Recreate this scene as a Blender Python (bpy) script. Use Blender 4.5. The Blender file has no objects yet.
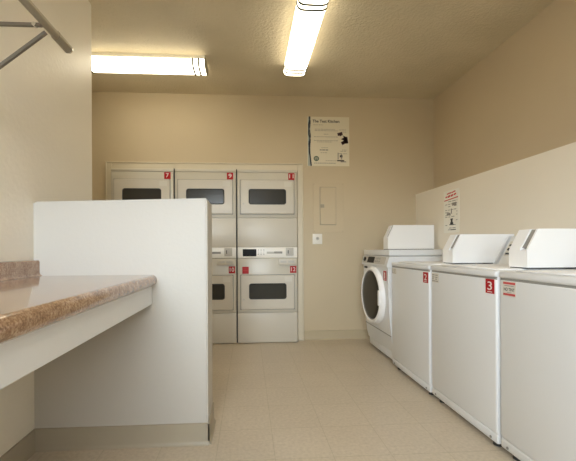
import bpy, bmesh, math, random
from mathutils import Vector, Matrix
random.seed(4)
S = bpy.context.scene
COL = S.collection

# ------------------------------------------------------------------ materials
def mat(name, col, rough=.5, metal=0., spec=.5, noise=None, bump=None, coat=0.):
    m = bpy.data.materials.new(name); m.use_nodes = True
    nt = m.node_tree; b = nt.nodes['Principled BSDF']
    b.inputs['Base Color'].default_value = (*col, 1)
    b.inputs['Roughness'].default_value = rough
    b.inputs['Metallic'].default_value = metal
    b.inputs['Specular IOR Level'].default_value = spec
    b.inputs['Coat Weight'].default_value = coat
    tc = nt.nodes.new('ShaderNodeTexCoord')
    if noise:                                   # (scale, amount): slight mottling of the base colour
        n = nt.nodes.new('ShaderNodeTexNoise'); n.inputs['Scale'].default_value = noise[0]; n.inputs['Detail'].default_value = 5
        nt.links.new(tc.outputs['Object'], n.inputs['Vector'])
        r = nt.nodes.new('ShaderNodeValToRGB')
        r.color_ramp.elements[0].position = .3; r.color_ramp.elements[1].position = .7
        r.color_ramp.elements[0].color = (*[c*(1-noise[1]) for c in col], 1)
        r.color_ramp.elements[1].color = (*[min(1, c*(1+noise[1])) for c in col], 1)
        nt.links.new(n.outputs['Fac'], r.inputs['Fac']); nt.links.new(r.outputs['Color'], b.inputs['Base Color'])
    if bump:                                    # (scale, strength, distance)
        n2 = nt.nodes.new('ShaderNodeTexNoise'); n2.inputs['Scale'].default_value = bump[0]; n2.inputs['Detail'].default_value = 4
        nt.links.new(tc.outputs['Object'], n2.inputs['Vector'])
        bp = nt.nodes.new('ShaderNodeBump'); bp.inputs['Strength'].default_value = bump[1]; bp.inputs['Distance'].default_value = bump[2]
        nt.links.new(n2.outputs['Fac'], bp.inputs['Height']); nt.links.new(bp.outputs['Normal'], b.inputs['Normal'])
    return m

M = {}
M['wall_tan']   = mat('wall_tan_paint', (.63,.532,.372), .5, noise=(1.2,.03), bump=(70,.25,.004))
M['wall_dark']  = mat('wall_dark_tan_paint', (.63,.525,.37), .5, noise=(1.2,.03), bump=(70,.25,.004))
M['wall_beige'] = mat('wall_beige_paint', (.88,.815,.70), .5, noise=(1.2,.02), bump=(70,.25,.004))
M['wall_cream'] = mat('wall_cream_paint', (.81,.76,.66), .38, noise=(1.5,.02), bump=(38,.35,.005))
M['part_white'] = mat('partition_white_paint', (.545,.52,.475), .5, noise=(2,.015), bump=(60,.2,.003))
M['base']       = mat('vinyl_cove_base', (.40,.35,.265), .45, noise=(4,.04))
M['base_tan']   = mat('tan_baseboard', (.52,.44,.30), .45)
M['trim']       = mat('cream_trim', (.72,.655,.52), .4)
M['enamel']     = mat('white_enamel', (.765,.775,.785), .28)
M['enamel2']    = mat('bright_white_enamel', (.95,.95,.955), .3)
M['cream']      = mat('cream_enamel', (.62,.585,.50), .3)
M['cream2']     = mat('cream_door_enamel', (.65,.61,.53), .36)
M['panel_white']= mat('white_control_overlay', (.93,.91,.86), .3)
M['grey_pl']    = mat('grey_plastic', (.30,.29,.27), .4)
M['grey_lt']    = mat('light_grey_plastic', (.55,.53,.49), .4)
M['black']      = mat('black_plastic', (.010,.010,.010), .5, 0, .2)
M['dark_glass'] = mat('smoked_door_glass', (.045,.043,.036), .2, 0, .3)
M['drum']       = mat('smoked_drum_glass', (.035,.031,.023), .35, 0, .2)
M['rubber']     = mat('dark_rubber', (.03,.03,.03), .6)
M['red']        = mat('red_sticker', (.44,.008,.012), .45, 0, .3)
M['white_ink']  = mat('white_print', (.85,.78,.74), .5)
M['paper']      = mat('off_white_paper', (.80,.745,.60), .5)
M['paper2']     = mat('cream_sign_board', (.92,.89,.80), .5)
M['label']      = mat('grey_white_label', (.70,.67,.60), .5)
M['ink']        = mat('black_print', (.03,.03,.03), .6)
M['ink_grey']   = mat('grey_print', (.30,.28,.25), .6)
M['ink_lt']     = mat('pale_grey_print', (.40,.37,.31), .6)
M['ink_blue']   = mat('dark_blue_print', (.02,.035,.06), .5)
M['ink_teal']   = mat('blue_grey_print', (.46,.51,.49), .5)
M['ink_red']    = mat('red_print', (.60,.07,.07), .5)
M['ink_green']  = mat('dark_green_print', (.10,.16,.12), .5)
M['photo']      = mat('maroon_print', (.05,.02,.025), .5)
M['rod']        = mat('brushed_metal_tube', (.42,.38,.31), .35, .85)
M['strut']      = mat('grey_metal_strut', (.22,.20,.17), .4, .7)
M['chrome']     = mat('chrome', (.8,.8,.78), .15, 1.)
M['fix']        = mat('fixture_metal', (.22,.19,.13), .4, .5)
M['band']       = mat('dark_band', (.012,.010,.006), .9, 0, 0)
M['fix_white']  = mat('fixture_white_pan', (.80,.78,.70), .4)
M['socket']     = mat('outlet_plate', (.88,.86,.80), .35)
M['apron']      = mat('apron_white_paint', (.72,.725,.73), .45, noise=(3,.015))

def emis(name, col, s):
    m = bpy.data.materials.new(name); m.use_nodes = True; nt = m.node_tree
    b = nt.nodes['Principled BSDF']
    b.inputs['Base Color'].default_value = (.9,.88,.8,1); b.inputs['Roughness'].default_value = .4
    b.inputs['Emission Color'].default_value = (*col,1); b.inputs['Emission Strength'].default_value = s
    return m
M['lens'] = emis('lit_fluorescent_lens', (1,.89,.66), 7.5)
M['lens_cool'] = emis('lit_neutral_lens', (1,.97,.93), 13.)

def glass_pane():
    m = bpy.data.materials.new('window_glass'); m.use_nodes = True; nt = m.node_tree
    for n in list(nt.nodes): nt.nodes.remove(n)
    o = nt.nodes.new('ShaderNodeOutputMaterial'); mx = nt.nodes.new('ShaderNodeMixShader'); mx.inputs[0].default_value = .06
    t = nt.nodes.new('ShaderNodeBsdfTransparent'); t.inputs[0].default_value = (.95,.97,.97,1)
    g = nt.nodes.new('ShaderNodeBsdfGlossy'); g.inputs['Roughness'].default_value = .02
    nt.links.new(t.outputs[0], mx.inputs[1]); nt.links.new(g.outputs[0], mx.inputs[2]); nt.links.new(mx.outputs[0], o.inputs[0])
    return m
M['pane'] = glass_pane()

def floor_mat():
    m = mat('vinyl_tile_floor', (.48,.42,.31), .33); nt = m.node_tree; b = nt.nodes['Principled BSDF']
    tc = nt.nodes.new('ShaderNodeTexCoord')
    br = nt.nodes.new('ShaderNodeTexBrick'); br.offset = 0; br.squash = 1
    for k, v in (('Scale',1.), ('Mortar Size',.0022), ('Mortar Smooth',.1), ('Brick Width',.305), ('Row Height',.305), ('Bias',0.)): br.inputs[k].default_value = v
    br.inputs['Color1'].default_value = (.625,.54,.428,1); br.inputs['Color2'].default_value = (.612,.527,.416,1); br.inputs['Mortar'].default_value = (.525,.452,.335,1)
    mp = nt.nodes.new('ShaderNodeMapping'); mp.inputs['Location'].default_value = (.17,.06,0)
    nt.links.new(tc.outputs['Object'], mp.inputs[0]); nt.links.new(mp.outputs[0], br.inputs['Vector'])
    n = nt.nodes.new('ShaderNodeTexNoise'); n.inputs['Scale'].default_value = 55; n.inputs['Detail'].default_value = 6
    n1 = nt.nodes.new('ShaderNodeTexNoise'); n1.inputs['Scale'].default_value = 3; n1.inputs['Detail'].default_value = 4
    nt.links.new(tc.outputs['Object'], n.inputs['Vector']); nt.links.new(tc.outputs['Object'], n1.inputs['Vector'])
    ad = nt.nodes.new('ShaderNodeMath'); ad.operation = 'MULTIPLY_ADD'; ad.inputs[1].default_value = .35
    nt.links.new(n1.outputs['Fac'], ad.inputs[0]); nt.links.new(n.outputs['Fac'], ad.inputs[2])
    r = nt.nodes.new('ShaderNodeValToRGB'); r.color_ramp.elements[0].position = .42; r.color_ramp.elements[1].position = .92
    r.color_ramp.elements[0].color = (.86,.85,.83,1); r.color_ramp.elements[1].color = (1.06,1.06,1.06,1)
    nt.links.new(ad.outputs[0], r.inputs['Fac'])
    mx = nt.nodes.new('ShaderNodeMix'); mx.data_type = 'RGBA'; mx.blend_type = 'MULTIPLY'; mx.inputs[0].default_value = 1
    nt.links.new(br.outputs['Color'], mx.inputs[6]); nt.links.new(r.outputs['Color'], mx.inputs[7])
    nt.links.new(mx.outputs[2], b.inputs['Base Color'])
    bp = nt.nodes.new('ShaderNodeBump'); bp.inputs['Strength'].default_value = .12; bp.inputs['Distance'].default_value = .002
    nt.links.new(n.outputs['Fac'], bp.inputs['Height']); nt.links.new(bp.outputs['Normal'], b.inputs['Normal'])
    return m
M['floor'] = floor_mat()

def ceiling_mat():
    m = mat('knockdown_ceiling', (.60,.535,.40), .6); nt = m.node_tree; b = nt.nodes['Principled BSDF']
    tc = nt.nodes.new('ShaderNodeTexCoord')
    v = nt.nodes.new('ShaderNodeTexNoise'); v.inputs['Scale'].default_value = 42; v.inputs['Detail'].default_value = 5; v.inputs['Distortion'].default_value = .6
    l = nt.nodes.new('ShaderNodeTexNoise'); l.inputs['Scale'].default_value = 1.6; l.inputs['Detail'].default_value = 3
    nt.links.new(tc.outputs['Object'], v.inputs['Vector']); nt.links.new(tc.outputs['Object'], l.inputs['Vector'])
    r = nt.nodes.new('ShaderNodeValToRGB'); r.color_ramp.elements[0].position = .40; r.color_ramp.elements[1].position = .60
    nt.links.new(v.outputs['Fac'], r.inputs['Fac'])
    bp = nt.nodes.new('ShaderNodeBump'); bp.inputs['Strength'].default_value = .45; bp.inputs['Distance'].default_value = .006
    nt.links.new(r.outputs['Color'], bp.inputs['Height']); nt.links.new(bp.outputs['Normal'], b.inputs['Normal'])
    c = nt.nodes.new('ShaderNodeValToRGB'); c.color_ramp.elements[0].position = .3; c.color_ramp.elements[1].position = .65
    c.color_ramp.elements[0].color = (.62,.55,.40,1); c.color_ramp.elements[1].color = (.71,.63,.47,1)
    nt.links.new(l.outputs['Fac'], c.inputs['Fac']); nt.links.new(c.outputs['Color'], b.inputs['Base Color'])
    return m
M['ceiling'] = ceiling_mat()

def granite():
    m = mat('speckled_brown_laminate', (.4,.3,.2), .16, 0, .7); nt = m.node_tree; b = nt.nodes['Principled BSDF']
    tc = nt.nodes.new('ShaderNodeTexCoord')
    n = nt.nodes.new('ShaderNodeTexNoise'); n.inputs['Scale'].default_value = 150; n.inputs['Detail'].default_value = 7; n.inputs['Roughness'].default_value = .65
    l = nt.nodes.new('ShaderNodeTexNoise'); l.inputs['Scale'].default_value = 30; l.inputs['Detail'].default_value = 4
    nt.links.new(tc.outputs['Object'], n.inputs['Vector']); nt.links.new(tc.outputs['Object'], l.inputs['Vector'])
    ad = nt.nodes.new('ShaderNodeMath'); ad.operation = 'MULTIPLY_ADD'; ad.inputs[1].default_value = .45
    nt.links.new(l.outputs['Fac'], ad.inputs[0]); nt.links.new(n.outputs['Fac'], ad.inputs[2])
    r = nt.nodes.new('ShaderNodeValToRGB'); e = r.color_ramp.elements
    e[0].position = .48; e[0].color = (.12,.06,.032,1); e[1].position = .95; e[1].color = (.60,.43,.29,1)
    x = e.new(.66); x.color = (.28,.16,.09,1); x = e.new(.78); x.color = (.40,.25,.15,1)
    nt.links.new(ad.outputs[0], r.inputs['Fac']); nt.links.new(r.outputs['Color'], b.inputs['Base Color'])
    return m
M['granite'] = granite(); M['granite'].node_tree.nodes['Principled BSDF'].inputs['Coat Weight'].default_value = .6; M['granite'].node_tree.nodes['Principled BSDF'].inputs['Coat Roughness'].default_value = .08

# ------------------------------------------------------------------ mesh helpers
def BM(): return bmesh.new()
def box(bm, x0,x1,y0,y1,z0,z1, bev=0., seg=2):
    vs = [bm.verts.new(p) for p in ((x0,y0,z0),(x1,y0,z0),(x1,y1,z0),(x0,y1,z0),(x0,y0,z1),(x1,y0,z1),(x1,y1,z1),(x0,y1,z1))]
    fs = [bm.faces.new([vs[i] for i in q]) for q in ((3,2,1,0),(4,5,6,7),(0,1,5,4),(1,2,6,5),(2,3,7,6),(3,0,4,7))]
    if bev:
        es = list({e for f in fs for e in f.edges})
        bmesh.ops.bevel(bm, geom=es, offset=bev, segments=seg, affect='EDGES', profile=.5)
    return bm
def prism(bm, poly, axis, a, b):
    """extrude a 2-D polygon along an axis: 'x' takes (y,z), 'y' takes (x,z), 'z' takes (x,y)"""
    def P(p, t): return {'x':(t,p[0],p[1]), 'y':(p[0],t,p[1]), 'z':(p[0],p[1],t)}[axis]
    A = [bm.verts.new(P(p,a)) for p in poly]; B = [bm.verts.new(P(p,b)) for p in poly]
    fs = [bm.faces.new(A), bm.faces.new(B)]
    n = len(poly)
    for i in range(n): fs.append(bm.faces.new((A[i],A[(i+1)%n],B[(i+1)%n],B[i])))
    bmesh.ops.recalc_face_normals(bm, faces=fs)
    return bm
def rrect(a0,a1,b0,b1,r,n=5):
    pts = []
    for cx,cy,s in ((a1-r,b1-r,0),(a0+r,b1-r,90),(a0+r,b0+r,180),(a1-r,b0+r,270)):
        for i in range(n+1):
            t = math.radians(s+90*i/n); pts.append((cx+r*math.cos(t), cy+r*math.sin(t)))
    return pts
def tube(bm, p, q, r, seg=16, r2=None):
    p, q = Vector(p), Vector(q); d = q-p
    m = Matrix.Translation((p+q)/2) @ d.to_track_quat('Z','Y').to_matrix().to_4x4()
    bmesh.ops.create_cone(bm, cap_ends=True, segments=seg, radius1=r, radius2=r if r2 is None else r2, depth=d.length, matrix=m)
    return bm
def bar(bm, p, q, w, h):
    p, q = Vector(p), Vector(q); d = q-p
    m = Matrix.Translation((p+q)/2) @ d.to_track_quat('Z','Y').to_matrix().to_4x4() @ Matrix.Diagonal((w,h,d.length,1))
    bmesh.ops.create_cube(bm, size=1, matrix=m); return bm
def lathe_x(bm, cx, cy, cz, prof, seg=48):
    """revolve (x offset, radius) about the x axis through (cy,cz)"""
    rings = []
    for dx, r in prof:
        if r <= 1e-6: rings.append([bm.verts.new((cx+dx,cy,cz))])
        else: rings.append([bm.verts.new((cx+dx, cy+r*math.cos(2*math.pi*i/seg), cz+r*math.sin(2*math.pi*i/seg))) for i in range(seg)])
    fs = []
    for A, B in zip(rings, rings[1:]):
        for i in range(seg):
            j = (i+1)%seg
            if len(A) == 1 and len(B) == 1: continue
            if len(A) == 1: fs.append(bm.faces.new((A[0],B[i],B[j])))
            elif len(B) == 1: fs.append(bm.faces.new((A[i],A[j],B[0])))
            else: fs.append(bm.faces.new((A[i],A[j],B[j],B[i])))
    bmesh.ops.recalc_face_normals(bm, faces=fs)
    return bm
def rootloc(o):
    v = Vector((0,0,0))
    while o: v += o.location; o = o.parent
    return v
def obj(name, bm, material, parent=None, loc=None, smooth=True):
    """bm is in world coordinates; parts keep their origin at the thing's base"""
    me = bpy.data.meshes.new(name)
    org = rootloc(parent) if parent else Vector(loc if loc else (0,0,0))
    bmesh.ops.translate(bm, verts=bm.verts, vec=-org)
    if smooth:
        bm.normal_update()
        for f in bm.faces: f.smooth = True
        for e in bm.edges:
            e.smooth = len(e.link_faces) == 2 and e.calc_face_angle(9) < math.radians(38)
    bm.to_mesh(me); bm.free()
    me.materials.append(material)
    o = bpy.data.objects.new(name, me); COL.objects.link(o)
    if parent: o.parent = parent
    else: o.location = org
    return o
def tag(o, label, cat, group=None):
    o['label'] = label; o['category'] = cat
    if group: o['group'] = group
    return o
def thing(name, label, cat, loc, group=None):
    o = bpy.data.objects.new(name, None); COL.objects.link(o)
    o.location = loc; o.empty_display_size = .1
    return tag(o, label, cat, group)
def struct(name, bm, m, loc=None):
    o = obj(name, bm, m, None, loc); o['kind'] = 'structure'; return o
def kids(o): return [c for c in list(bpy.data.objects) if c.parent == o]
def copy_tree(o, parent=None):
    ch = kids(o); c = o.copy(); COL.objects.link(c); c.parent = parent
    for k in ch: copy_tree(k, c)
    return c

_fc = bpy.data.curves.new('lettering', 'FONT'); _fo = bpy.data.objects.new('lettering', _fc); COL.objects.link(_fo)
def text_bm(bm, s, org, right, up, h, width=None, bold=0., shear=0.):
    """letters as flat geometry with their lower left at org; h is the capital height"""
    _fc.body = s; _fc.size = 1; _fc.offset = bold; _fc.shear = shear; _fc.extrude = 0
    dg = bpy.context.evaluated_depsgraph_get(); dg.update()
    me = bpy.data.meshes.new_from_object(_fo.evaluated_get(dg))
    xs = [v.co.x for v in me.vertices]; ys = [v.co.y for v in me.vertices]
    x0, x1, y0, y1 = min(xs), max(xs), min(ys), max(ys)
    sy = h/(y1-y0); sx = sy if width is None else width/(x1-x0)
    R, U, O = Vector(right), Vector(up), Vector(org); N = R.cross(U)
    vs = [bm.verts.new(O + R*((v.co.x-x0)*sx) + U*((v.co.y-y0)*sy)) for v in me.vertices]
    for p in me.polygons:
        try: bm.faces.new([vs[i] for i in p.vertices])
        except ValueError: pass
    bpy.data.meshes.remove(me)
    return (x1-x0)*sx
def slab(bm, org, right, up, a0,a1,b0,b1, t):
    """thin box on a plane: a along right, b along up, t out of the plane"""
    R,U,O = Vector(right),Vector(up),Vector(org); N = R.cross(U)
    vs = [bm.verts.new(O+R*a+U*b+N*c) for c in (0,t) for (a,b) in ((a0,b0),(a1,b0),(a1,b1),(a0,b1))]
    fs = [bm.faces.new([vs[i] for i in q]) for q in ((3,2,1,0),(4,5,6,7),(0,1,5,4),(1,2,6,5),(2,3,7,6),(3,0,4,7))]
    bmesh.ops.recalc_face_normals(bm, faces=fs)
    return bm
def tilted_slab(bm, org, right, up, a, b, w, h, ang, t):
    c, s = math.cos(ang), math.sin(ang); R, U = Vector(right), Vector(up)
    return slab(bm, Vector(org)+R*a+U*b, R*c+U*s, U*c-R*s, -w/2, w/2, -h/2, h/2, t)
FY = ((1,0,0),(0,0,1))       # surfaces that face -Y
FX = ((0,-1,0),(0,0,1))      # surfaces that face -X

# ------------------------------------------------------------------ room
CEIL = 2.90; YB = 4.095; XL = -1.154; XU = 2.266; XLOW = 2.035; ZLOW = 1.736; YR = -1.7; XF = -2.6; YL = 2.647
struct('floor', box(BM(), XF-.12, XU+.12, YR-.12, YB+.12, -.12, 0), M['floor'])
struct('ceiling', box(BM(), XF-.12, XU+.12, YR-.12, YB+.12, CEIL, CEIL+.12), M['ceiling'])
struct('wall_back', box(BM(), XF-.12, XU+.12, YB, YB+.12, 0, CEIL), M['wall_tan'])
struct('wall_right', box(BM(), XU, XU+.12, YR-.12, YB, 0, CEIL), M['wall_dark'])
struct('wall_plumbing', box(BM(), XLOW, XU, YR, YB, 0, ZLOW), M['wall_beige'])
struct('wall_left', box(BM(), XF, XL, YR, YL, 0, CEIL), M['wall_cream'])
struct('wall_alcove', box(BM(), XF-.12, XF, YL-.3, YB, 0, CEIL), M['wall_tan'])
# rear wall with a glazed door and two windows (daylight comes from behind the camera)
OPEN = [(-1.12,-.20,1.05,2.35), (.08,.46,1.12,2.10)]
b = BM(); y0, y1 = YR-.12, YR
xs = [XL]+[v for o_ in OPEN for v in o_[:2]]+[XU]
for i in range(0, len(xs), 2): box(b, xs[i], xs[i+1], y0, y1, 0, CEIL)
for x0,x1,z0,z1 in OPEN:
    box(b, x0,x1,y0,y1,z1,CEIL)
    if z0 > 0: box(b, x0,x1,y0,y1,0,z0)
struct('wall_rear', b, M['wall_cream'])
def glazing(name, x0,x1,z0,z1, f):
    b = BM(); ya, yb = YR-.09, YR-.04
    box(b,x0,x0+f,ya,yb,z0,z1); box(b,x1-f,x1,ya,yb,z0,z1); box(b,x0+f,x1-f,ya,yb,z1-f,z1); box(b,x0+f,x1-f,ya,yb,z0,z0+f)
    o = struct(name, b, M['fix_white'])
    obj('pane', box(BM(), x0+f,x1-f,YR-.068,YR-.062,z0+f,z1-f), M['pane'], o)
    return o
glazing('window_1', *OPEN[0], .04)
d_ = glazing('door_1', *OPEN[1], .04)
obj('door_leaf', box(BM(), -.10,.80,YR,YR+.02,.01,1.12), M['fix_white'], d_)
obj('door_head', box(BM(), -.10,.80,YR,YR+.02,2.10,2.2), M['fix_white'], d_)

# half wall between the counter and the machines
YP0, YP1, XP = 1.94, 2.20, -.226
b = BM()
V = [(XL,YP0,0),(XP,YP0,0),(XP,YP1,0),(XL,YP1,0),(XL,YP0,1.341),(XP,YP0,1.364),(XP,YP1,1.364),(XL,YP1,1.341)]
vs = [b.verts.new(p) for p in V]
fs = [b.faces.new([vs[i] for i in q]) for q in ((3,2,1,0),(4,5,6,7),(0,1,5,4),(1,2,6,5),(2,3,7,6),(3,0,4,7))]
bmesh.ops.bevel(b, geom=[e for e in b.edges if all(v.co.x > -.3 or v.co.z > 1 for v in e.verts)], offset=.008, segments=3, affect='EDGES')
struct('wall_partition', b, M['part_white'])

def cove(bm, axis, face, out, a, b_, h=.117, t=.008):
    """vinyl cove base: a thin strip with a flared toe, against the plane at `face`, sticking out towards `out`"""
    s = out
    poly = [(face,h),(face+s*t,h-.004),(face+s*t,.02),(face+s*(t+.004),.008),(face+s*(t+.012),.0),(face,0)]
    return prism(bm, poly, axis, a, b_)
b = BM(); cove(b,'y',XL,1,YR,YP0); struct('baseboard_left', b, M['base'])
b = BM(); prism(b, [(YP0,.117),(YP0-.008,.113),(YP0-.008,.02),(YP0-.012,.008),(YP0-.02,0),(YP0,0)], 'x', XL, XP+.008)
prism(b, [(XP,.117),(XP+.008,.113),(XP+.008,.02),(XP+.012,.008),(XP+.02,0),(XP,0)], 'y', YP0-.008, YP1)
struct('baseboard_partition', b, M['base'])
b = BM(); prism(b, [(YB,.108),(YB-.008,.104),(YB-.008,.02),(YB-.012,.008),(YB-.02,0),(YB,0)], 'x', .66, XLOW)
struct('baseboard_back', b, M['base_tan'])

# cream casing round the built-in dryers
YT = 4.06
b = BM(); TX0, TX1, TZ = -1.62, .655, 2.09
for x0,x1,z0,z1 in ((TX0,TX0+.07,0,TZ),(TX1-.07,TX1,0,TZ),(TX0+.07,TX1-.07,2.0,TZ)):
    box(b, x0,x1,YT,YB,z0,z1, .004, 1)
for x0,x1,z0,z1 in ((TX0,TX0+.014,0,TZ),(TX1-.014,TX1,0,TZ),(TX0,TX1,TZ-.014,TZ)):
    box(b, x0,x1,YT-.01,YT,z0,z1, .003, 1)
struct('trim_1', b, M['trim'])

# ------------------------------------------------------------------ stacked dryers
YD = 3.98
def sticker(parent, s, plane, org, w, h, num_h, num_w, sub=True):
    R,U = plane
    st = obj('number_sticker', slab(BM(), org, R, U, 0,w,0,h,.0015), M['red'], parent, smooth=False)
    st['label'] = 'red sticker with the white number %s' % s
    N = Vector(R).cross(Vector(U)); b = BM(); o = Vector(org)+N*.0021
    text_bm(b, s, o+Vector(R)*((w-num_w)/2)+Vector(U)*((h-num_h)*.58), R, U, num_h, num_w, bold=.008)
    obj('numeral', b, M['white_ink'], st, smooth=False)
    if sub:
        b = BM(); slab(b, o+Vector(R)*(w*.22)+Vector(U)*(h*.09), R, U, 0,w*.56,0,h*.05,.0004); obj('fine_print', b, M['white_ink'], st, smooth=False)
    return st
def dryer(label, x0, group):
    """x0 = left side; 0.70 wide"""
    W = .69; x1 = x0+W
    t = thing('stacked_dryer', label, 'dryer', ((x0+x1)/2, 4.03, 0), group)
    y1 = YB-.004
    b = BM(); box(b, x0, x1, YD+.012, y1, .002, 1.997, .004, 1)
    obj('cabinet', b, M['cream'], t)
    def panel(name, z0, z1, m=M['cream'], xa=.0, xb=.0, y=YD):
        return obj(name, box(BM(), x0+xa, x1-xb, y, YD+.014, z0, z1, .006, 3), m, t)
    panel('header_panel', 1.965, 1.997)
    panel('front_panel', 1.443, 1.960)
    panel('service_panel', 1.108, 1.437, M['cream2'])
    panel('lower_front_panel', .354, .976)
    panel('kick_panel', 0.008, .348, M['cream2'])
    cp = panel('control_panel', .981, 1.102, M['panel_white'], y=YD-.004)
    yc = YD-.004
    obj('display', prism(BM(), rrect(x0+.06,x0+.216,1.0,1.082,.006), 'y', yc-.002, yc), M['black'], cp, smooth=False)
    for i in range(3):
        for j in range(3):
            cx, cz = x0+.238+i*.032, 1.072-j*.024
            obj('button', tube(BM(), (cx,yc-.003,cz),(cx,yc,cz), .006 if j != 1 else .004, 10), M['grey_pl'], cp)
    b = BM(); box(b, x0+.335,x0+.42,yc-.003,yc,1.028,1.052,.002,1); obj('status_strip', b, M['grey_lt'], cp)
    b = BM(); box(b, x0+.42,x0+.515,yc-.003,yc,1.030,1.054,.002,1); obj('card_slot', b, M['grey_pl'], cp)
    b = BM(); box(b, x0+.555,x0+.645,yc-.008,yc,1.005,1.095,.004,2); ac = obj('coin_acceptor', b, M['grey_lt'], cp)
    b = BM(); box(b, x0+.578,x0+.586,yc-.0095,yc-.007,1.03,1.07); obj('coin_slot', b, M['black'], ac)
    b = BM(); box(b, x0+.47,x0+.672,YD-.03,YD,.902,.972,.004,2); cb = obj('coin_box', b, M['cream2'], t)
    b = BM(); slab(b, (x0+.49,YD-.0301,.925), *FY, 0,.07,0,.022,.001); slab(b, (x0+.58,YD-.0301,.925), *FY, 0,.07,0,.022,.001)
    obj('lock_plate', b, M['grey_lt'], cb, smooth=False)
    for xi in (.215,.25,.42):
        obj('indicator', box(BM(), x0+xi,x0+xi+.009,YD-.003,YD,.943,.952), M['grey_lt'], t)
    for (za, zb, wa, wb) in ((1.486,1.872,1.600,1.762), (.392,.783,.516,.682)):
        # grey surround painted in for the shadow gap, then the door slab with a window hole
        obj('door_gap_or_gasket', box(BM(), x0+.03,x1-.032,YD-.003,YD+.002,za-.007,zb+.007,.001,1), M['grey_pl'], t)
        dx0, dx1 = x0+.037, x1-.039; wx0, wx1 = x0+.138, x0+.552; yd = YD-.022
        outer = rrect(dx0,dx1,za,zb,.014,5); inner = rrect(wx0,wx1,wa,wb,.022,5)
        b = BM()
        loops = []
        for pts, y in ((outer,YD),(outer,yd+.006),([((p[0]-(dx0+dx1)/2)*.985+(dx0+dx1)/2,(p[1]-(za+zb)/2)*.975+(za+zb)/2) for p in outer],yd),(inner,yd),(inner,yd+.016)):
            loops.append([b.verts.new((p[0],y,p[1])) for p in pts])
        fs = []
        for A,B in zip(loops, loops[1:]):
            for i in range(len(A)):
                j = (i+1)%len(A); fs.append(b.faces.new((A[i],A[j],B[j],B[i])))
        fs.append(b.faces.new(loops[-1])); bmesh.ops.recalc_face_normals(b, faces=fs)
        d = obj('door', b, M['cream2'], t)
        obj('window_glass', prism(BM(), rrect(wx0-.002,wx1+.002,wa-.002,wb+.002,.022,5), 'y', yd+.002, yd+.010), M['dark_glass'], d)
        b = BM()
        lp = [[b.verts.new((p[0],y,p[1])) for p in pts] for pts,y in ((rrect(wx0-.008,wx1+.008,wa-.008,wb+.008,.028,5),yd-.0002),(rrect(wx0-.004,wx1+.004,wa-.004,wb+.004,.024,5),yd-.004),(rrect(wx0+.003,wx1-.003,wa+.003,wb-.003,.02,5),yd-.0002))]
        fs = []
        for A,B in zip(lp,lp[1:]):
            for i in range(len(A)):
                j=(i+1)%len(A); fs.append(b.faces.new((A[i],A[j],B[j],B[i])))
        bmesh.ops.recalc_face_normals(b, faces=fs)
        obj('window_gasket', b, M['rubber'], d)
        obj('door_lock', tube(BM(), (dx0+.033,yd-.004,za+.115),(dx0+.033,yd+.002,za+.115), .011, 16), M['grey_lt'], d)
        lb = obj('instruction_label', slab(BM(), (dx1-.112,yd,zb-.075), *FY, 0,.085,0,.058,.0012), M['label'], d, smooth=False)
        lb['label'] = 'small pale label printed with grey lines'
    return t
GD = 'stacked dryers in the back wall'
XS = [-1.530, -.825, -.120]
LAB = ['cream stacked dryer numbered 7, mostly hidden behind the white half wall',
       'cream stacked dryer numbered 9 and 10, middle one, half hidden by the half wall end',
       'cream stacked dryer numbered 11 and 12, fully in view, nearest the breaker panel']
d0 = dryer(LAB[2], XS[2], GD)
DR = [None,None,d0]
for i in (0,1):
    c = copy_tree(d0); c.location.x += XS[i]-XS[2]; c['label'] = LAB[i]; DR[i] = c
for d, x0, up, lo in zip(DR, XS, ('7','9','11'), ('8','10','12')):
    w = .05 if len(up) == 2 else .034
    sticker(d, up, FY, (x0+.588,YD-.0265 if 0 else YD-.0005,1.880), .072,.078, .046, w, False)
    if lo != '8':
        sticker(d, lo, FY, (x0+.604,YD-.0005,.806), .074,.080, .046, .05, False)
# the plain red sticker on the left of dryer 12
b = BM(); slab(b, (XS[2]+.054,YD-.0005,.800), *FY, 0,.074,0,.08,.0015); rs = obj('notice_sticker', b, M['red'], d0, smooth=False)
rs['label'] = 'plain red sticker with faint print'
b = BM()
for k in range(3): slab(b, (XS[2]+.063,YD-.0022,.818+k*.018), *FY, 0,.054,0,.004,.0004)
obj('fine_print', b, M['ink_red'], rs, smooth=False)
# black upright strips set in the dark gaps between the dryers
for k, (xa, xb, lab) in enumerate(((XS[0]+.692,XS[1]-.002,'narrow black strip in the gap between dryer 7 and dryer 9'),(XS[1]+.692,XS[2]-.002,'narrow black strip in the gap between dryers 9 and 11'))):
    o = obj('gap_strip', box(BM(), xa, xb, YD+.008, YB-.004, .01, 2.0), M['rubber'], None, ((xa+xb)/2, YD, 0)); tag(o, lab, 'strip', 'dark strips between the dryers')

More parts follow.
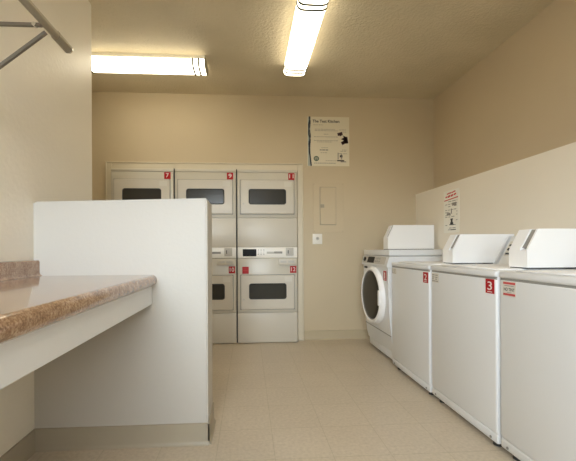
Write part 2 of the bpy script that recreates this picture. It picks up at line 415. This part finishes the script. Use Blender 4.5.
# ------------------------------------------------------------------ washers
def coin_meter(parent, x0, y0, z0, x1, h, zk, wy=.130):
    """pay box seen end-on: upright foot, sloped shoulder; the slope steps in beside the near cheek"""
    z1 = z0+h; xs = x0+.062
    prof = [(x0,z0),(x0,zk),(xs,z1),(x1,z1),(x1,z0)]
    b = BM(); prism(b, prof, 'y', y0, y0+.010)
    prism(b, prof, 'y', y0+.050, y0+wy)
    prism(b, [(x0,z0),(x0,zk-.004),(x0+.05,zk+.02),(x0+.10,z1-.01),(x0+.10,z1),(x1,z1),(x1,z0)], 'y', y0+.010, y0+.050)
    cm = obj('coin_meter', b, M['enamel2'], parent)
    b = BM(); prism(b, [(x0+.02,zk+.012),(x0+.012,zk+.010),(x0+.070,z1-.003),(x0+.0975,z1-.003),(x0+.0975,z1-.012),(x0+.052,zk+.024)], 'y', y0+.011, y0+.049)
    obj('coin_slot', b, M['grey_pl'], cm)
    b = BM(); box(b, x0+.004,x1-.004,y0+.002,y0+wy-.002,z0-.006,z0); obj('foot_gap_shade', b, M['rubber'], cm)  # dark layer put in for the shadow line under the box
    return cm
def top_loader(label, x0, y0, group):
    W = .655; y1 = y0+W; xb = 2.01
    t = thing('top_load_washer', label, 'washing machine', ((x0+xb)/2, (y0+y1)/2, 0), group)
    b = BM(); box(b, x0+.008, xb, y0+.001, y1-.001, .034, .925, .006, 2); obj('cabinet', b, M['enamel'], t)
    b = BM(); box(b, x0, x0+.02, y0, y1, .088, .9135, .012, 4); fp = obj('front_panel', b, M['enamel'], t)
    b = BM(); box(b, x0+.003, x0+.02, y0, y1, .034, .083, .008, 3); kp = obj('kick_panel', b, M['enamel'], t)
    for yy in (y0+.05, y1-.05):
        obj('screw', tube(BM(), (x0,yy,.052),(x0+.006,yy,.052), .007, 12), M['grey_pl'], kp)
    b = BM(); box(b, x0+.004, x0+.012, y0+.004, y1-.004, .909, .925); obj('deck_gap_shade', b, M['grey_pl'], t)  # dark strip behind the deck seam, coloured for the shade in the gap
    b = BM(); box(b, x0-.004, xb, y0, y1, .921, .957, .012, 4); dk = obj('top_deck', b, M['enamel'], t)
    b = BM(); box(b, x0+.05, x0+.44, y0+.05, y1-.05, .957, .965, .004, 2); ld = obj('lid', b, M['enamel2'], t)
    b = BM(); box(b, x0+.046, x0+.056, y0+.26, y1-.26, .958, .968, .003, 2); obj('lid_grip', b, M['enamel2'], ld)
    # console: sloping face at the back of the deck
    b = BM(); prism(b, [(x0+.485,.957),(x0+.505,.975),(x0+.597,1.150),(x0+.612,1.166),(xb,1.166),(xb,.957)], 'y', y0+.003, y1-.003)
    cs = obj('console', b, M['enamel'], t)
    R = Vector((0,-1,0)); U = Vector((.092,0,.175)).normalized(); N = R.cross(U)
    o = Vector((x0+.505,y1-.02,.975)) + N*.0006
    b = BM(); slab(b, o, R, U, 0,.42,.055,.17,.001); ov = obj('control_overlay', b, M['label'], cs, smooth=False)
    for i in range(3):
        c = o+R*(.022+i*.026)+U*.105
        obj('button', tube(BM(), c, c+N*.006, .010, 12), M['black'], ov)
    b = BM(); slab(b, o+N*.001, R, U, .008,.12,.132,.146,.0006); slab(b, o+N*.001, R, U, .006,.12,.064,.078,.0006); slab(b, o+N*.001, R, U, .16,.26,.08,.14,.0006)
    obj('print', b, M['ink'], ov, smooth=False)
    c = o+R*.34+U*.10; obj('dial', tube(BM(), c, c+N*.025, .032, 24, .026), M['grey_pl'], ov)
    for xx in (x0+.05, xb-.05):
        for yy in (y0+.06, y1-.06):
            obj('foot', tube(BM(), (xx,yy,0),(xx,yy,.036), .022, 14), M['rubber'], t)
    coin_meter(t, x0+.188, y0+.018, .971, 1.972, .211, 1.068)
    return t
GW = 'top load washers along the right wall'
PW = .667; X0 = 1.313; Y2 = 1.762
LW = {'2':'white top load washer numbered 2, beside the front loader', '3':'white top load washer with the red number 3 sticker, second nearest',
      '4':'nearest white top load washer with the red striped notice, cut by the frame edge'}
w3 = top_loader(LW['3'], X0, Y2, GW)
w2 = copy_tree(w3); w2.location += Vector((-.008,PW,0)); w2['label'] = LW['2']
w4 = copy_tree(w3); w4.location += Vector((.008,-PW,0)); w4['label'] = LW['4']
sticker(w3, '3', FX, (X0-.0005,Y2+.080,.832), .067,.078, .046, .036)
sticker(w2, '2', FX, (X0-.0085,Y2+PW+.082,.826), .070,.078, .046, .036)
def washer_label(t, x, y, z, w, h):
    lb = obj('instruction_label', slab(BM(), (x-.0005,y,z), *FX, 0,w,0,h,.0012), M['label'], t, smooth=False)
    lb['label'] = 'small pale label with rows of grey print'
    b = BM()
    for k, (f, n) in enumerate(((.10,1),(.32,.6),(.52,.8),(.76,.9))):
        slab(b, (x-.0018,y-w*.06,z+h*f), *FX, 0,w*.88*n*.45,0,h*.09,.0004); slab(b, (x-.0018,y-w*.52,z+h*f), *FX, 0,w*.40*n,0,h*.09,.0004)
    obj('print', b, M['ink_grey'], lb, smooth=False)
washer_label(w3, X0, Y2+.640, .840, .086, .064)
washer_label(w2, X0-.008, Y2+PW+.640, .855, .086, .050)
# red striped notice on the nearest washer
xa = X0+.008; ya = Y2-PW+.628
nt_ = obj('notice_sticker', slab(BM(), (xa-.0005,ya,.832), *FX, 0,.088,0,.076,.0012), M['label'], w4, smooth=False)
nt_['label'] = 'pale notice with a red stripe above and below'
for zz in (.893,.836): obj('stripe', slab(BM(), (xa-.0018,ya-.004,zz), *FX, 0,.080,0,.011,.0004), M['ink_red'], nt_, smooth=False)
b = BM(); text_bm(b, 'NO TINT', (xa-.0021,ya-.008,.859), *FX, .016, .072, bold=.02); obj('lettering', b, M['ink'], nt_, smooth=False)
b = BM(); slab(b, (xa-.0018,ya-.030,.851), *FX, 0,.03,0,.002,.0004); slab(b, (xa-.0018,ya-.012,.884), *FX, 0,.062,0,.003,.0004); obj('fine_print', b, M['ink_grey'], nt_, smooth=False)

# front loader in the corner
FY0, FY1 = 3.098, 3.80; XB = 2.01
fl = thing('front_load_washer', 'white front load washer with a round dark door, numbered 1, in the corner', 'washing machine', (1.65,(FY0+FY1)/2,0))
b = BM(); prism(b, [(1.338,.115),(1.318,.20),(1.304,.33),(1.292,.50),(1.285,.70),(1.283,.905),(XB,.905),(XB,.034),(1.37,.034),(1.37,.115)], 'y', FY0, FY1)
bmesh.ops.bevel(b, geom=[e for e in b.edges if abs(e.verts[0].co.y-e.verts[1].co.y) < 1e-6 and e.calc_face_angle(0) > 1 and max(v.co.x for v in e.verts) < 1.36], offset=.012, segments=4, affect='EDGES')
obj('cabinet', b, M['enamel'], fl)
b = BM(); prism(b, [(1.310,.268),(1.3055,.268),(1.3055,.274),(1.309,.274)], 'y', FY0+.004, FY1-.004); obj('panel_seam', b, M['grey_pl'], fl)
b = BM(); box(b, 1.350,1.372,FY0+.006,FY1-.006,.034,.112,.004,2); obj('kick_panel', b, M['enamel'], fl)
b = BM(); prism(b, [(1.270,.908),(1.266,.925),(1.292,1.008),(XB-.1,1.008),(XB-.1,.908)], 'y', FY0, FY1); fa = obj('control_fascia', b, M['enamel'], fl)
R = Vector((0,-1,0)); U = Vector((.026,0,.083)).normalized(); N = R.cross(U); o = Vector((1.266,FY1,.925))+N*.0006
b = BM(); slab(b, o, R, U, .03,.64,.006,.078,.001); ov = obj('control_overlay', b, M['grey_lt'], fa, smooth=False)
b = BM(); slab(b, o+N*.001, R, U, .17,.36,.012,.074,.001); obj('display', b, M['black'], ov, smooth=False)
c = o+R*.09+U*.045; obj('dial', tube(BM(), c, c+N*.014, .024, 20, .02), M['black'], ov)
for i in range(3):
    for j in range(2):
        c = o+R*(.40+i*.05)+U*(.03+j*.028); obj('button', tube(BM(), c, c+N*.005, .008, 12), M['grey_pl'], ov)
b = BM(); box(b, 1.290,XB,FY0,FY1,1.012,1.070,.008,3); obj('top_panel', b, M['enamel'], fl)
b = BM(); box(b, 1.2805,1.284,FY1-.14,FY1-.05,.872,.892); obj('latch_plate', b, M['black'], fl)
DY, DZ = 3.475, .610
b = BM(); lathe_x(b, 1.285, DY, DZ, [(.012,.290),(-.012,.290),(-.032,.284),(-.043,.272),(-.043,.256),(-.032,.246),(-.014,.242),(.004,.242),(.012,.290)], 56)
dr = obj('door', b, M['enamel2'], fl)
b = BM(); lathe_x(b, 1.285, DY, DZ, [(-.026,.2445),(-.036,.235),(-.043,.19),(-.047,.10),(-.048,0)], 56); obj('door_glass', b, M['drum'], dr)
b = BM(); lathe_x(b, 1.285, DY, DZ, [(-.035,.252),(-.039,.248),(-.030,.240),(-.024,.244)], 56); obj('door_gap_or_gasket', b, M['grey_pl'], dr)
b = BM(); box(b, 1.230,1.262,DY-.275,DY-.235,DZ-.075,DZ+.075,.010,3); hd = obj('handle', b, M['enamel2'], dr)
b = BM(); box(b, 1.234,1.258,DY-.236,DY-.226,DZ-.055,DZ+.055); obj('handle_recess', b, M['black'], hd)
coin_meter(fl, 1.486, 3.600, 1.076, 1.992, .255, 1.20, .125)
sticker(fl, '1', FX, (1.2825-.0005,FY0+.118,.780), .070,.090, .058, .024)
for xx in (1.42, XB-.06):
    for yy in (FY0+.06, FY1-.06):
        obj('foot', tube(BM(), (xx,yy,0),(xx,yy,.036), .022, 14), M['rubber'], fl)

# ------------------------------------------------------------------ folding counter
ct = thing('folding_counter', 'brown speckled laminate counter with white apron, fixed to the left wall', 'counter', (-.83,.7,0))
CY0, CY1 = YR+.002, YP0-.001  # unseen rear run is carried back to the wall to block window light
nose = [(-.526+.025*math.cos(t), .909+.031*math.sin(t)) for t in [math.radians(a) for a in range(-90,91,15)]]
b = BM(); prism(b, [(XL+.002,.902)]+[(-.56,.902),(-.56,.878)]+nose+[(XL+.002,.940)], 'y', CY0, CY1); obj('countertop', b, M['granite'], ct)
b = BM(); prism(b, [(XL+.001,.9405),(XL+.001,1.025),(XL+.022,1.025),(XL+.028,1.022),(XL+.031,1.014),(XL+.031,.955),(XL+.036,.946),(XL+.046,.9405)], 'y', CY0, CY1); obj('backsplash', b, M['granite'], ct)
b = BM(); box(b, -.548,-.528,CY0,CY1,.778,.878,.002,1); obj('apron', b, M['apron'], ct)
b = BM(); box(b, XL+.002,XL+.04,CY0,CY1,.83,.902); obj('wall_cleat', b, M['apron'], ct)
obj('support_panel', box(BM(), XL+.03,-.55,-1.02,-1.0,0,.90,.002,1), M['apron'], ct)

# ------------------------------------------------------------------ hanging rod
XR, ZR = -.80, 1.978
rd = thing('hanging_rod', 'metal clothes rod on a bracket above the counter', 'clothes rod', (XL,1.0,ZR))
obj('rod', tube(BM(), (XR,.25,ZR),(XR,1.545,ZR), .0165, 20), M['rod'], rd)
obj('sleeve', tube(BM(), (XR,1.50,ZR),(XR,1.60,ZR), .0195, 20), M['rod'], rd)
ec = tube(BM(), (XR,1.598,ZR),(XR,1.612,ZR), .021, 20, .016); obj('end_cap', ec, M['chrome'], rd)
for yb in (1.418, .40):
    br = obj('bracket', bar(BM(), (XR-.008,yb,ZR-.012),(XL+.004,yb,ZR-.014), .012,.012), M['strut'], rd)
    obj('brace', bar(BM(), (XR-.004,yb+.02,ZR-.028),(XL+.005,yb,1.655), .012,.012), M['strut'], br)
    b = BM(); box(b, XL,XL+.006,yb-.018,yb+.018,1.62,ZR+.02,.002,1); obj('wall_plate', b, M['strut'], br)
    obj('bolt', tube(BM(), (XR-.035,yb-.009,ZR-.012),(XR-.035,yb+.009,ZR-.012), .008, 10), M['chrome'], br)

# ------------------------------------------------------------------ ceiling lights
def light(label, along, c, a0, a1, w=.215, lens='lens'):
    """wraparound fluorescent fixture; `along` is its long axis, c its centre line"""
    zb = 2.787; zl = CEIL-.050
    if along == 'y': t = thing('ceiling_light', label, 'ceiling light', (c,(a0+a1)/2,CEIL), 'fluorescent ceiling lights'); P = lambda s,z: (c+s, z)
    else: t = thing('ceiling_light', label, 'ceiling light', ((a0+a1)/2,c,CEIL), 'fluorescent ceiling lights'); P = lambda s,z: (c+s, z)
    def wrap(k, zt):
        h = w/2*k; pts = [P(h,zt)]
        for i in range(13):
            a = math.radians(i*15)
            s = math.copysign(abs(math.cos(a))**.45, math.cos(a))*h; z = zb-(k-1)*.1+(zt-zb)*(1-math.sin(a)**.6) if i not in (0,12) else zt-.012
            pts.append(P(s, min(z, zt-.01)))
        pts.append(P(-h,zt)); return pts
    e = .028
    obj('pan', prism(BM(), [P(-.085,CEIL-.001),P(.085,CEIL-.001),P(.095,CEIL-.050),P(-.095,CEIL-.050)], along, a0+.01, a1-.01), M['fix_white'], t)
    obj('lens', prism(BM(), wrap(1.,zl), along, a0+e, a1-e), M[lens], t)
    for s, p in ((1,a0),(-1,a1)):
        cap = obj('end_cap', prism(BM(), wrap(1.05,zl+.008), along, p, p+s*.012), M['fix'], t)
        cap['label'] = 'bronze coloured end cap'
        obj('end_lens', prism(BM(), wrap(1.,zl), along, p+s*.0125, p+s*(e-.0005)), M[lens], t)
        for q in (.058, .112):
            # thin bands that wrap round the lens
            pts = wrap(1.05,zl+.002); ins = wrap(1.002,zl); b = BM()
            n = len(pts); rows = []
            for u in (p+s*q, p+s*(q+.015)):
                for L in (pts, ins):
                    rows.append([b.verts.new((u,v[0],v[1]) if along == 'x' else (v[0],u,v[1])) for v in L])
            A,B,C,D = rows; fs = []
            for i in range(n-1):
                for U_,V_ in ((A,C),(C,D),(D,B),(B,A)): fs.append(b.faces.new((U_[i],U_[i+1],V_[i+1],V_[i])))
            fs += [b.faces.new((A[0],C[0],D[0],B[0])), b.faces.new((A[-1],B[-1],D[-1],C[-1]))]
            bmesh.ops.recalc_face_normals(b, faces=fs); obj('band', b, M['band'], t)
    return t
light('lit fluorescent ceiling light running crosswise, partly behind the left wall', 'x', 3.355, -1.60, -.385)
light('lit fluorescent ceiling light running towards the back wall, cut by the top of the photo', 'y', .466, 2.335, 3.405)
light('lit fluorescent ceiling light behind the camera, out of the photo', 'y', .40, -.15, 1.00, lens='lens_cool')

# ------------------------------------------------------------------ things on the walls
# poster on the back wall
YW = YB-.0005
ps = thing('poster', 'off-white printed poster high on the back wall above the breaker panel', 'poster', (.965,YW,2.36))
PX, PZ, PWd, PH = .711, 2.072, .508, .587
obj('sheet', slab(BM(), (PX,YW,PZ), *FY, 0,PWd,0,PH,.004), M['paper'], ps, smooth=False)
O = Vector((PX,YW-.0045,PZ))
def on(m, name, rects, parent=ps, org=None, plane=FY):
    b = BM()
    for r in rects: slab(b, O if org is None else org, *plane, *r, .0006)
    return obj(name, b, M[m], parent, smooth=False)
b = BM(); text_bm(b, 'The Test Kitchen', O+Vector((.064,-.0008,.517)), *FY, .034, .325, bold=.02); obj('title', b, M['ink'], ps, smooth=False)
on('ink_teal', 'ribbon', [(.006,.038,0,PH)])
pts = []
b = BM()
for i in range(26):                                   # two crossing strands down the left margin
    z = PH*(1-(i+.5)/26); h = PH/26
    for ph in (0, 1.9):
        a = .026+.0105*math.sin(i*.62+ph)*(.5+.5*math.sin(i*.21)) + (.0 if i < 18 else (i-18)*.0028)
        wd = .008+.005*abs(math.sin(i*.9+ph))
        slab(b, O+Vector((0,-.0006,0)), *FY, a-wd/2-.001, a+wd/2+.001, z-h*.55, z+h*.55, .0006)
obj('ribbon_strand', b, M['ink_blue'], ps, smooth=False)
R_ = []
for z, segs in ((.487,((.075,.13),(.14,.19))),(.435,((.09,.34),)),(.418,((.09,.37),)),(.377,((.20,.26),)),(.345,((.08,.37),)),(.300,((.08,.37),)),(.284,((.12,.30),)),
                (.215,((.17,.25),)),(.155,((.16,.24),)),(.060,((.22,.36),)),(.430,((.385,.47),)),(.405,((.41,.47),)),(.19,((.42,.48),)),(.175,((.40,.47),)),(.145,((.43,.48),))):
    for s in segs:
        a = s[0]
        while a < s[1]:
            l = random.uniform(.012,.034); R_.append((a, min(a+l,s[1]), z, z+.006)); a += l+.006
on('ink_lt', 'body_text', R_)
on('ink_grey', 'subheading', [(.150,.172,.185,.197),(.178,.214,.185,.197),(.220,.250,.185,.197)] + [(.08+i*.022,.098+i*.022,.03,.037) for i in range(12)])
b = BM()
for a,z,w,h,g in ((.395,.385,.06,.035,.3),(.44,.335,.075,.05,-.4),(.465,.31,.05,.08,.15),(.445,.285,.07,.04,.5),(.41,.36,.03,.04,-.3)): tilted_slab(b, O, *FY, a,z,w,h,g,.0007)
obj('picture', b, M['photo'], ps, smooth=False)
b = BM(); tilted_slab(b, O+Vector((0,-.001,0)), *FY, .412,.345,.05,.034,.6,.0006); obj('picture_highlight', b, M['paper'], ps, smooth=False)
b = BM(); prism(b, [(PX+.108+.033*math.cos(t),PZ+.088+.030*math.sin(t)) for t in [math.radians(k*20) for k in range(18)]], 'y', YW-.0055, YW-.0045); obj('badge', b, M['ink_green'], ps, smooth=False)
on('paper', 'badge_print', [(.088,.104,.078,.085),(.110,.128,.078,.085),(.088,.128,.093,.098)], org=O+Vector((0,-.0012,0)))
on('ink_lt', 'machine_drawing', [(.365,.378,.08,.16),(.375,.42,.145,.152),(.405,.42,.08,.15)])
on('ink', 'machine_base', [(.360,.445,.058,.072),(.392,.425,.105,.130),(.40,.47,.048,.055)])

# breaker panel
bp_ = thing('breaker_panel', 'wall coloured breaker panel with small door on the back wall', 'electrical panel', (.96,YW,1.57))
obj('cover', box(BM(), .776,1.150,YW-.005,YW,1.275,1.868,.003,1), M['wall_tan'], bp_)
obj('door', box(BM(), .862,1.050,YW-.017,YW-.0065,1.372,1.815,.003,1), M['wall_tan'], bp_)
b = BM(); box(b, .857,1.055,YW-.0065,YW-.0045,1.366,1.821); obj('door_gap', b, M['base'], bp_)
obj('latch', box(BM(), .865,.908,YW-.022,YW-.016,1.572,1.612,.002,1), M['base'], bp_)
b = BM()
for xx,zz in ((.79,1.29),(1.135,1.29),(.79,1.853),(1.135,1.853)): tube(b, (xx,YW-.008,zz),(xx,YW-.005,zz), .005, 10)
obj('screw', b, M['base_tan'], bp_)
# outlet
ou = thing('wall_outlet', 'white outlet plate below the breaker panel on the back wall', 'outlet', (.828,YW,1.2))
obj('plate', box(BM(), .770,.886,YW-.006,YW,1.138,1.262,.003,2), M['socket'], ou)
so = obj('socket', tube(BM(), (.828,YW-.009,1.205),(.828,YW-.006,1.205), .020, 20), M['grey_lt'], ou)
b = BM(); box(b, .822,.825,YW-.0098,YW-.009,1.203,1.212); box(b, .831,.834,YW-.0098,YW-.009,1.203,1.212); obj('slot', b, M['black'], so)

# instruction sign on the lower right wall
XW = XLOW-.0005
sg = thing('instruction_sign', 'narrow cream sign with red heading on the right wall above the washers', 'sign', (XW,3.35,1.45))
SO = Vector((XW,3.483,1.236)); 
obj('board', slab(BM(), SO, *FX, 0,.262,0,.428,.003), M['paper2'], sg, smooth=False)
O2 = SO+Vector((-.0035,0,0))
b = BM()
for a,z,w,h in ((.085,.398,.05,.012),(.125,.400,.03,.012),(.175,.404,.06,.012)): tilted_slab(b, O2, *FX, a,z,w,h,.15,.0006)
obj('heading_top_line', b, M['ink_red'], sg, smooth=False)
b = BM()
for a,z,w,h in ((.05,.366,.03,.016),(.095,.369,.045,.02),(.145,.372,.04,.02),(.195,.378,.04,.016)): tilted_slab(b, O2, *FX, a,z,w,h,.2,.0006)
obj('heading', b, M['ink_red'], sg, smooth=False)
b = BM(); tilted_slab(b, O2, *FX, .13,.338,.235,.010,.06,.0006); obj('underline', b, M['ink_red'], sg, smooth=False)
def sign(m, name, rects): return on(m, name, rects, sg, O2, FX)
R_ = []
for z in (.312,.285,.262,.228,.205,.175,.158,.120,.075,.045,.028):
    a = .03
    while a < .23:
        l = random.uniform(.03,.06)
        if random.random() < .7: R_.append((a, min(a+l,.235), z, z+.006))
        a += l+.014
sign('ink_grey', 'body_text', R_)
sign('ink_grey', 'picture', [(.15,.22,.268,.298),(.055,.12,.180,.202),(.13,.145,.19,.24)])
sign('ink', 'emblem', [(.115,.165,.078,.105),(.125,.155,.105,.128),(.12,.16,.128,.142),(.10,.18,.078,.086),(.12,.21,.026,.034)])

# ------------------------------------------------------------------ lights, sky, camera
bpy.data.objects.remove(_fo)
W = bpy.data.worlds.new('daylight'); S.world = W; W.use_nodes = True
bg = W.node_tree.nodes['Background']; bg.inputs[1].default_value = 44.0
_t = W.node_tree; _tc = _t.nodes.new('ShaderNodeTexCoord'); _sp = _t.nodes.new('ShaderNodeSeparateXYZ'); _r = _t.nodes.new('ShaderNodeValToRGB')
_r.color_ramp.elements[0].position = .47; _r.color_ramp.elements[0].color = (.10,.10,.09,1)      # ground outside
_r.color_ramp.elements[1].position = .53; _r.color_ramp.elements[1].color = (.88,.96,1.05,1)        # overcast sky
_mr = _t.nodes.new('ShaderNodeMath'); _mr.operation = 'MULTIPLY_ADD'; _mr.inputs[1].default_value = .5; _mr.inputs[2].default_value = .5
_t.links.new(_tc.outputs['Generated'], _sp.inputs[0]); _t.links.new(_sp.outputs['Z'], _mr.inputs[0]); _t.links.new(_mr.outputs[0], _r.inputs[0]); _t.links.new(_r.outputs[0], bg.inputs[0])
for x0,x1,z0,z1 in OPEN:
    L = bpy.data.lights.new('window_portal', 'AREA'); L.shape = 'RECTANGLE'; L.size = x1-x0; L.size_y = z1-z0; L.cycles.is_portal = True
    o = bpy.data.objects.new('window_portal', L); COL.objects.link(o); o.location = ((x0+x1)/2, YR-.115, (z0+z1)/2); o.rotation_euler = (math.radians(90),0,0)

cd = bpy.data.cameras.new('camera'); cam = bpy.data.objects.new('camera', cd); COL.objects.link(cam); S.camera = cam
cd.sensor_fit = 'HORIZONTAL'; cd.sensor_width = 36; cd.lens = 346.34/576*36
cd.shift_x = (288-268.557)/576; cd.shift_y = (249.69-230.5)/576
cd.clip_start = .02
cam.matrix_world = Matrix.Translation((0,0,1.075)) @ Matrix.Rotation(-.0593,4,'Z') @ Matrix.Rotation(math.radians(90),4,'X') @ Matrix.Rotation(-.0047,4,'Z')

vs_ = S.view_settings
S.display_settings.display_device = 'sRGB'
vs_.view_transform = 'Standard'; vs_.look = 'None'; vs_.gamma = 1; vs_.use_curve_mapping = False; vs_.exposure = -.10
S.cycles.use_denoising = True; S.cycles.max_bounces = 12; S.cycles.diffuse_bounces = 6; S.cycles.sample_clamp_indirect = 8
S.cycles.caustics_reflective = False; S.cycles.caustics_refractive = False
